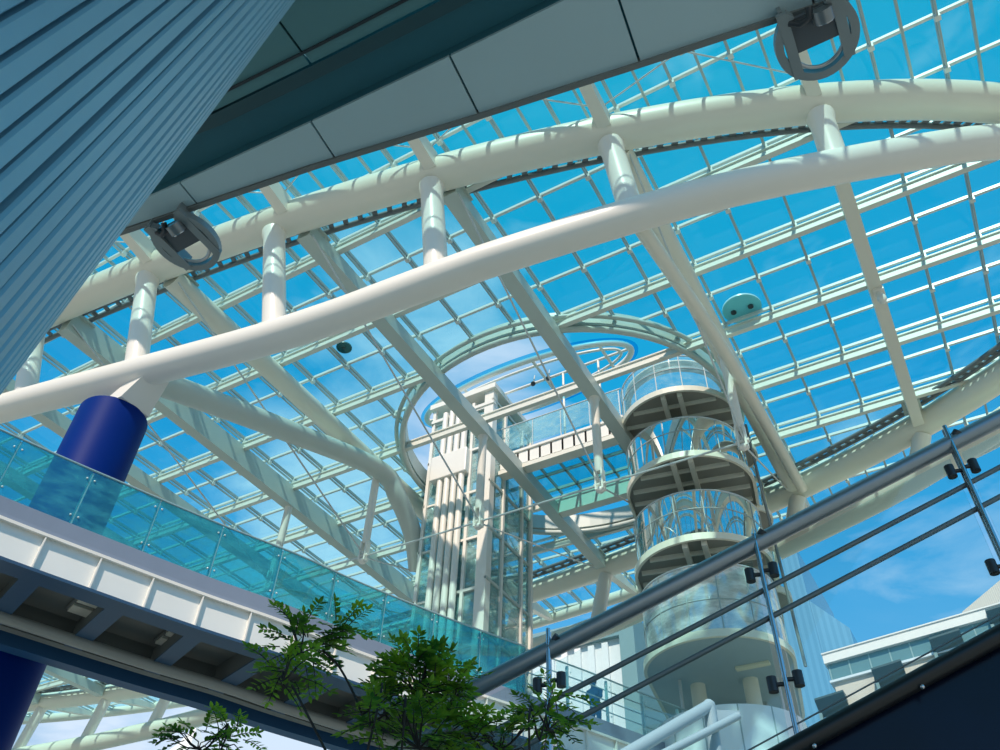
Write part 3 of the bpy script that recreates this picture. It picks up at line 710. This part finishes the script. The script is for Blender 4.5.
# ------------------------------------------------------------------ background buildings
BG = glass('none', (1,1,1)); bpy.data.materials.remove(BG)
def striped(name, c1, c2, scale, rough=.4, metal=0, axis='X', duty=.5):
    m = bpy.data.materials.new(name); m.use_nodes = True; nt = m.node_tree; N = nt.nodes; L = nt.links; b = N['Principled BSDF']
    b.inputs['Roughness'].default_value = rough; b.inputs['Metallic'].default_value = metal
    tc = N.new('ShaderNodeTexCoord'); w = N.new('ShaderNodeTexWave'); w.bands_direction = axis; w.inputs['Scale'].default_value = scale; w.inputs['Distortion'].default_value = .0
    L.new(tc.outputs['Object'], w.inputs['Vector']); r = N.new('ShaderNodeValToRGB'); r.color_ramp.interpolation = 'LINEAR'
    r.color_ramp.elements[0].position = duty-.06; r.color_ramp.elements[1].position = duty+.06
    r.color_ramp.elements[0].color = (*c1, 1); r.color_ramp.elements[1].color = (*c2, 1)
    L.new(w.outputs['Fac'], r.inputs[0]); L.new(r.outputs[0], b.inputs['Base Color']); return m
# ribbed white hall
wb = thing('ribbed_building', 'white vertically ribbed building behind the lift end of the footbridge', 'building', (-24, 46, -1.6))
MB().box(-33, -18.2, 46, 60, -1.6, 24.2).build('wall', mat('ribbed_white_wall', (.82, .84, .86), .5), wb)
m = MB(); x = -32.8
while x < -18.6: m.box(x, x+.42, 45.78, 46, -1.6, 24.0); x += .95
m.build('wall_rib', mat('wall_rib_white', (.88, .89, .90), .45), wb)
MB().box(-33.2, -17.2, 45.6, 60.2, 24.2, 25.6).box(-18.2, -17.2, 45.6, 60.2, -1.6, 24.2).build('parapet', mat('teal_grey_parapet', (.22, .36, .39), .45), wb)
# tall blue glass tower
tb = thing('glass_tower', 'tall blue glass office tower behind the balcony tower', 'building', (-26, 116, -1.6))
TG = striped('blue_tower_glass', (.15, .37, .54), (.18, .42, .60), .35, .2, .2)
MB().box(-37, -16.5, 116, 140, -1.6, 69.5).build('main_block', TG, tb)
MB().hexa([V(p) for p in ((-16.5,116.5,-1.6), (-12.2,117,-1.6), (-12.2,140,-1.6), (-16.5,140,-1.6), (-16.5,116.5,60.5), (-12.2,117,55.5), (-12.2,140,55.5), (-16.5,140,60.5))]).build('side_block', TG, tb)
MB().box(-30, -22, 112, 116, -1.6, 36).build('stone_annex', mat('annex_stone', (.60, .56, .50), .7), tb)
# stone hall with a white cornice
sb = thing('stone_building', 'pale stone hall with white cornice and hooded windows at lower right', 'building', (0, 70, -1.6))
STN = mat('pale_stone', (.66, .60, .52), .75, noise_amt=.12, scale=.8)
def fp(px, py, y=69.0):                # a point of the facade plane
    return aty(px, py, y)
A0 = fp(822, 655); zt = A0.z; zr = fp(1000, 604).z
xl, xr = A0.x, 24.0
def zz(x, z): return z + (zr-zt)*(x-xl)/(fp(1000, 604).x-xl)
def slab(m, x0, x1, y0, y1, za, zb): m.hexa([V((x0,y0,zz(x0,za))), V((x1,y0,zz(x1,za))), V((x1,y1,zz(x1,za))), V((x0,y1,zz(x0,za))), V((x0,y0,zz(x0,zb))), V((x1,y0,zz(x1,zb))), V((x1,y1,zz(x1,zb))), V((x0,y1,zz(x0,zb)))])
m = MB(); slab(m, xl, xr, 69, 95, zt-.75, zt); slab(m, xl-.05, xr, 68.9, 95, zt, zt+.1); m.build('cornice', mat('cornice_white', (.86, .83, .80), .5), sb)
m = MB(); slab(m, xl+.15, xr, 69.4, 95, zt-2.1, zt-.75); m.build('window_band', mat('window_band_teal', (.16, .30, .31), .2, .2), sb)
m = MB(); x = xl+.2
while x < xr: slab(m, x, x+.09, 69.35, 69.45, zt-2.1, zt-.75); x += 1.6
m.build('window_mullion', mat('mullion_pale', (.26, .40, .41), .4), sb)
m = MB(); slab(m, xl+.05, xr, 69.2, 95, zt-2.28, zt-2.1); m.build('sill_band', mat('sill_blue_white', (.70, .78, .84), .5), sb)
m = MB(); slab(m, xl+.3, xr, 69.5, 95, -30, zt-2.28); m.build('wall', STN, sb)
HD = mat('window_hood_dark', (.03, .08, .085), .4)
for px, py in ((817, 702), (873, 672), (930, 642), (986, 614)):
    p = fp(px, py, 69.3); w = 2.3; dp = 1.0
    MB().hexa([p+V((0,-dp,-.25)), p+V((w,-dp,.05)), p+V((w,.2,-.95)), p+V((0,.2,-1.25)), p+V((0,-dp,-.1)), p+V((w,-dp,.2)), p+V((w,.2,.2)), p+V((0,.2,-.1))]).build('window_hood', HD, sb)
    MB().hexa([p+V((-.02,-.3,-2.4)), p+V((.22,-.3,-2.4)), p+V((.22,.2,-2.4)), p+V((-.02,.2,-2.4)), p+V((-.02,-.3,-1.0)), p+V((.22,-.3,-1.0)), p+V((.22,.2,-1.0)), p+V((-.02,.2,-1.0))]).build('hood_cheek', mat('hood_cheek_teal', (.18, .30, .31), .4), sb)
s2 = MB(); a, b_ = fp(962, 612, 98), fp(1000, 580, 98)
s2.hexa([V((a.x, 98, 10)), V((30, 98, 10)), V((30, 120, 10)), V((a.x, 120, 10)), V((a.x, 98, a.z)), V((30, 98, a.z+(b_.z-a.z)*(30-a.x)/(b_.x-a.x))), V((30, 120, a.z+(b_.z-a.z)*(30-a.x)/(b_.x-a.x))), V((a.x, 120, a.z))])
tag(s2.build('stone_gable', striped('gable_stone', (.55, .50, .45), (.64, .59, .52), 1.5, .8)), 'pale stone gable rising above the white cornice at right edge', 'building')

# ------------------------------------------------------------------ foreground stair railing
A = V((-1.822, 3.60, 0)); ST = V((1.073, .301, .489)); HZ = 1.912
rl = thing('stair_railing', 'grey steel stair railing with clear glass climbing across the lower right', 'railing', (A.x, A.y, HZ-1))
def rp(t, dz=0, off=0): return A + ST*t + V((0,0,HZ+dz)) + V((.27, -.963, 0))*off
MB().tube([rp(-.6), rp(3.2)], .047, 20).build('handrail', STEEL, rl)
for dz in (-.265, -.415): MB().tube([rp(-1.6, dz), rp(3.2, dz)], .0135, 12).build('mid_rail', DSTEEL, rl)
for t in (0, 1, 2, 3):
    up = .10 if t != 1 else .04
    m = MB().tube([rp(t, up, .035), rp(t, -1.16, .035)], .012, 10).tube([rp(t, up, -.005), rp(t, -1.16, -.005)], .009, 10)
    post = m.build('post', mat('polished_steel', (.55, .57, .60), .15, .95), rl)
    MB().tube([rp(t, 0, 0), rp(t+.05, .03, .035)], .025, 8).build('handrail_bracket', DARK, post)
    for dz, s in ((-.17, 1), (-.19, -1), (-.74, 1), (-.76, -1)):
        b0 = rp(t, dz, .02); e1 = b0 + V((ST.x, ST.y, 0)).normalized()*s*.06
        MB().tube([b0, e1], .011, 8).tube([e1 - V((0,0,.035)), e1 + V((0,0,.035))], .024, 12).build('glass_clamp', DARK, post)
    for dz in (-.265, -.415): MB().tube([rp(t, dz, 0), rp(t, dz-.05, .02)], .014, 8).build('rail_hook', GUT, post)
for t in (-1, 0, 1, 2):
    a, b_ = rp(t+.03, -.085, .01), rp(t+.97, -.085, .01); o_ = V((-.003, .010, 0)); dn = V((0,0,-.93))
    MB().hexa([a+dn, b_+dn, b_+dn+o_, a+dn+o_, a, b_, b_+o_, a+o_]).build('glass_panel', CLRG, rl)
NAVY = mat('stringer_navy', (.001, .008, .030), .25, noise_amt=.9, scale=1.6, spec=.3)  # strong noise in the navy imitates wavy dark reflections
sg = thing('stair_flight', 'dark navy stair flight with black edge tube filling the lower right corner', 'stair', rp(1, -1.3))
MB().tube([rp(-1.5, -1.045, .06), rp(3.2, -1.045, .06)], .042, 16).build('edge_tube', mat('black_tube', (.02, .026, .03), .3, .3), sg)
a, b_ = rp(-1.5, -1.055, .02), rp(3.2, -1.055, .02); q = V((-.03, .1, 0))
MB().hexa([a+V((0,0,-1.2)), b_+V((0,0,-1.2)), b_+q+V((0,0,-1.2)), a+q+V((0,0,-1.2)), a, b_, b_+q, a+q]).build('stringer', NAVY, sg)
m = MB()
for i in range(18):
    t = -1.4+i*.26; p = rp(t, -1.25, -.16); p2 = p + V((.27, .07, 0))
    m.hexa([p, p2, p2+V((-.4,1.5,0)), p+V((-.4,1.5,0)), p+V((0,0,.05)), p2+V((0,0,.05)), p2+V((-.4,1.5,.05)), p+V((-.4,1.5,.05))])
m.build('treads', mat('tread_dark', (.04, .045, .05), .6), sg)
m = MB(); [m.ball(rp(t, -1.09, .09), .012, 8) for t in (.2, .62, 1.05, 1.5, 1.95, 2.4)]; m.build('stud', mat('stud_steel', (.7, .72, .75), .2, .9), sg)
MB().tube([rp(-.6, -.955, .04), rp(2.2, -.955, .04)], .004, 6).build('edge_wire', DSTEEL, sg)

# pale blue tube frame low in the middle
pf = thing('tube_frame', 'pale blue painted tube frame below the round balconies', 'frame', atz(708, 706, 4.0))
PB_ = mat('pale_blue_paint', (.40, .52, .60), .4)
h0 = atz(709, 706, 4.77); R1 = ray(640, 748); 
def ath(px, py, rho): v = ray(px, py); return v*(rho/sqrt(v.x*v.x+v.y*v.y))
MB().tube([h0, ath(600, 770, 10.6)], .085, 14).ball(h0, .095, 12).build('top_tube', PB_, pf)
MB().tube([h0, V((h0.x, h0.y, 1.2)) ], .09, 14).build('leg', PB_, pf)
MB().tube([ath(738, 716, 12.2), ath(640, 766, 10.9)], .055, 12).build('lower_tube', PB_, pf)
p = ath(740, 714, 12.2); MB().hexa([h0+V((-.05,0,-.3)), p+V((0,0,-.05)), p+V((0,.05,-.05)), h0+V((-.05,.05,-.3)), h0+V((-.02,0,-.05)), p+V((0,0,.05)), p+V((0,.05,.05)), h0+V((-.02,.05,-.05))]).build('gusset', PB_, pf)

# discs lying on the roof glass
DG = mat('disc_green', (.02, .10, .10), .4); DP = mat('disc_pale', (.62, .80, .84), .3)
c = atz(344, 348, 20.1); g = thing('roof_disc', 'small dark round disc lying on the roof glass left of the oval opening', 'disc', c)
MB().tube([c, c+V((0,0,.05))], [.27, .27], 24).build('plate', DG, g); MB().tube([c+V((0,0,-.03)), c], [.06, .06], 12).build('boss', DARK, g)
c = atz(742, 309, 20.1); g = thing('roof_disc', 'pale round disc with two dark studs on the roof glass right of the balconies', 'disc', c)
MB().tube([c, c+V((0,0,.06))], [.62, .62], 32).build('plate', DP, g)
for q in (-.28, .28): MB().tube([c+V((q,0,-.05)), c+V((q,0,.0))], .09, 12).build('stud', DARK, g)
# white tent behind the sprig at lower left
c = ath(197, 727, 58); tn = thing('tent', 'white pointed tent peeking out below the footbridge behind the leaf sprig', 'tent', (c.x, c.y, -1.6))
m = MB(); P = []
for z, r in ((0, .12), (-1.2, .9), (-2.8, 2.4), (-4.6, 4.6)): P.append([V((c.x+r*cos(pi/4+pi*k/2), c.y+r*sin(pi/4+pi*k/2), c.z+z)) for k in range(4)])
for a, b_ in zip(P, P[1:]):
    for k in range(4): m.add([a[k], a[(k+1) % 4], b_[(k+1) % 4], b_[k]], [(0, 1, 2, 3)])
m.build('canopy', mat('tent_white', (.88, .88, .86), .6), tn)
MB().tube([V((c.x, c.y, -1.6)), c+V((0,0,.4))], .12, 10).build('mast', ROD, tn)
for k in range(4): MB().tube([P[-1][k], V((P[-1][k].x, P[-1][k].y, -1.6))], .1, 8).build('pole', ROD, tn)

# ------------------------------------------------------------------ person on the footbridge
def person():
    hd = ath(595, 699, 22.3); base = V((hd.x, hd.y, 8.02)); 
    g = thing('person', 'tiny person in a blue top leaning at the footbridge rail behind the leaves', 'person', base)
    H = 1.66
    J = [(0,0,.88,.13), (0,0,1.12,.125), (0,-.03,1.34,.15), (0,-.05,1.44,.06), (0,-.09,1.50,.07), (0,-.1,1.58,.10), (0,-.09,1.645,.07)]
    def chain(lst): return lst
    me = bpy.data.meshes.new('body'); vs = []; es = []; rs = []
    def av(p, r, par=None):
        vs.append(p); rs.append(r); 
        if par is not None: es.append((par, len(vs)-1))
        return len(vs)-1
    i0 = av((0,0,.90), .12); i1 = av((0,0,1.12), .12, i0); i2 = av((0,-.04,1.34), .13, i1); i3 = av((0,-.06,1.44), .05, i2); i4 = av((0,-.09,1.53), .085, i3); i5 = av((0,-.10,1.62), .075, i4)
    for s in (-1, 1):
        a = av((s*.18,-.03,1.36), .06, i2); b_ = av((s*.23,-.10,1.12), .045, a); c = av((s*.19,-.33,1.08), .036, b_); d = av((s*.18,-.41,1.10), .03, c)
        k = av((s*.09,0,.80), .085, i0); l = av((s*.10,-.02,.47), .06, k); m_ = av((s*.10,.02,.09), .042, l); av((s*.10,-.14,.04), .038, m_)
    me.from_pydata(vs, es, []); o = bpy.data.objects.new('body', me); COL.objects.link(o); o.parent = g
    md = o.modifiers.new('skin', 'SKIN'); sv = me.skin_vertices[0].data
    for v, r in zip(sv, rs): v.radius = (r, r)
    sv[0].use_root = True; sb_ = o.modifiers.new('sub', 'SUBSURF'); sb_.levels = 2; sb_.render_levels = 2
    me.materials.append(mat('blue_clothing', (.05, .20, .36), .8)); 
    MB().ball(base+V((0,-.085,1.60)), (.10, .115, .10), 12).build('hair', mat('dark_hair', (.015, .012, .01), .6), g)
person()

# ------------------------------------------------------------------ shrubs
LEAF = bpy.data.materials.new('leaf'); LEAF.use_nodes = True
def leafmat():
    nt = LEAF.node_tree; N = nt.nodes; L = nt.links; b = N['Principled BSDF']; b.inputs['Roughness'].default_value = .45
    tc = N.new('ShaderNodeTexCoord'); nz = N.new('ShaderNodeTexNoise'); nz.inputs['Scale'].default_value = 9; L.new(tc.outputs['Object'], nz.inputs['Vector'])
    r = N.new('ShaderNodeValToRGB'); r.color_ramp.elements[0].position = .35; r.color_ramp.elements[1].position = .68
    r.color_ramp.elements[0].color = (.05, .17, .02, 1); r.color_ramp.elements[1].color = (.40, .66, .05, 1)
    L.new(nz.outputs['Fac'], r.inputs[0]); L.new(r.outputs[0], b.inputs['Base Color'])
    tr = N.new('ShaderNodeBsdfTranslucent'); L.new(r.outputs[0], tr.inputs[0]); mx = N.new('ShaderNodeMixShader'); mx.inputs[0].default_value = .5
    L.new(b.outputs[0], mx.inputs[1]); L.new(tr.outputs[0], mx.inputs[2]); L.new(mx.outputs[0], N['Material Output'].inputs[0])
leafmat()
BARK = mat('twig_bark', (.035, .032, .028), .8)
def leaflet(m, p, d, up, l):
    d = d.normalized(); s = d.cross(up).normalized(); u = s.cross(d); w = l*.23
    m.add([p, p+d*l*.35+s*w+u*l*.05, p+d*l*.7+s*w*.8+u*l*.04, p+d*l, p+d*l*.7-s*w*.8+u*l*.04, p+d*l*.35-s*w+u*l*.05, p+d*l*.35, p+d*l*.7],
          [(0,1,6), (1,2,7,6), (2,3,7), (3,4,7), (4,5,6,7), (5,0,6)])
def spray(m, tw, p, d, L_, rnd, ll):
    d = d.normalized(); up = V((rnd.uniform(-.4,.4), rnd.uniform(-.4,.4), 1)).normalized()
    s = d.cross(up).normalized(); pts = [p + d*L_*t - V((0,0,1))*L_*.25*t*t for t in (0, .33, .66, 1)]
    tw.tube(pts, [.0022, .0018, .0014, .001], 4)
    for k in range(6):
        t = .18+.8*k/5; q = p + d*L_*t - V((0,0,1))*L_*.25*t*t
        for sg_ in (-1, 1): leaflet(m, q, d*.55 + s*sg_ + V((rnd.uniform(-.25,.25), rnd.uniform(-.25,.25), rnd.uniform(-.35,.2))), up, ll*rnd.uniform(.75, 1.15))
    leaflet(m, pts[-1], d, up, ll)
def shrub(label, foot, clumps, stems, seed, ll=.031):
    rnd = random.Random(seed); g = thing('shrub', label, 'shrub', foot, 'leafy shrubs along the bottom edge')
    m, tw = MB(), MB()
    for c, rad, n in clumps:
        for i in range(n):
            a = V((rnd.gauss(0,1), rnd.gauss(0,1), rnd.gauss(0,1))).normalized(); rr = rnd.random()**.5
            p = c + V((a.x*rad[0], a.y*rad[1], a.z*rad[2]))*rr*.8
            d = V((a.x, a.y, a.z*.6+.15)) + V((rnd.uniform(-.6,.6), rnd.uniform(-.6,.6), rnd.uniform(-.3,.5)))
            spray(m, tw, p, d, rnd.uniform(.075, .115), rnd, ll)
            if i % 3 == 0: tw.tube([c - V((0,0,rad[2]*.5)), c.lerp(p, .5)-V((0,0,.02)), p], [.004, .003, .002], 5)
    for s_ in stems: tw.tube(spline(s_, 5), .0038, 7)
    m.build('foliage', LEAF, g); tw.build('stem', BARK, g)
def P3(px, py, rho): return ath(px, py, rho)
f1 = V((-2.1, 2.0, -1.6))
shrub('open leafy shrub in front of the white footbridge girder, two loose tufts', f1,
      [(P3(303, 642, 2.7), (.11, .11, .085), 34), (P3(340, 632, 2.7), (.06, .06, .06), 12), (P3(285, 672, 2.6), (.08, .08, .05), 17)],
      [[f1, P3(365, 760, 2.5), P3(362, 715, 2.6), P3(340, 668, 2.7), P3(322, 650, 2.7)], [P3(330, 760, 2.5), P3(318, 735, 2.55), P3(292, 685, 2.6)]], 1)
f2 = V((-1.7, 2.35, -1.6))
shrub('dense green shrub in front of the lift shaft foot and railing end', f2,
      [(P3(420, 682, 2.7), (.14, .14, .11), 95), (P3(455, 690, 2.7), (.07, .07, .07), 20), (P3(385, 705, 2.6), (.07, .07, .06), 14), (P3(420, 735, 2.6), (.17, .17, .08), 48), (P3(372, 715, 2.5), (.05, .05, .04), 7)],
      [[f2, P3(400, 770, 2.5), P3(402, 735, 2.6), P3(415, 690, 2.7)]], 2)
f3 = V((-1.25, 2.6, -1.6))
shrub('bright green shrub with upright sprigs before the first railing post', f3,
      [(P3(548, 718, 2.75), (.085, .085, .08), 24), (P3(500, 742, 2.7), (.15, .15, .05), 28), (P3(555, 695, 2.8), (.04, .04, .04), 5), (P3(470, 735, 2.6), (.08, .08, .04), 12)],
      [[f3, P3(530, 780, 2.6), P3(540, 740, 2.7), P3(550, 700, 2.75)]], 3)
f4 = V((-2.9, 1.9, -1.6))
shrub('small dark sprig of leaves against the sky below the footbridge', f4,
      [(P3(200, 742, 3.4), (.13, .13, .05), 22), (P3(222, 738, 3.4), (.11, .11, .05), 16)],
      [[f4, P3(205, 790, 3.3), P3(205, 750, 3.4)]], 4)
for o in bpy.data.objects:
    if '_o' in o: del o['_o']
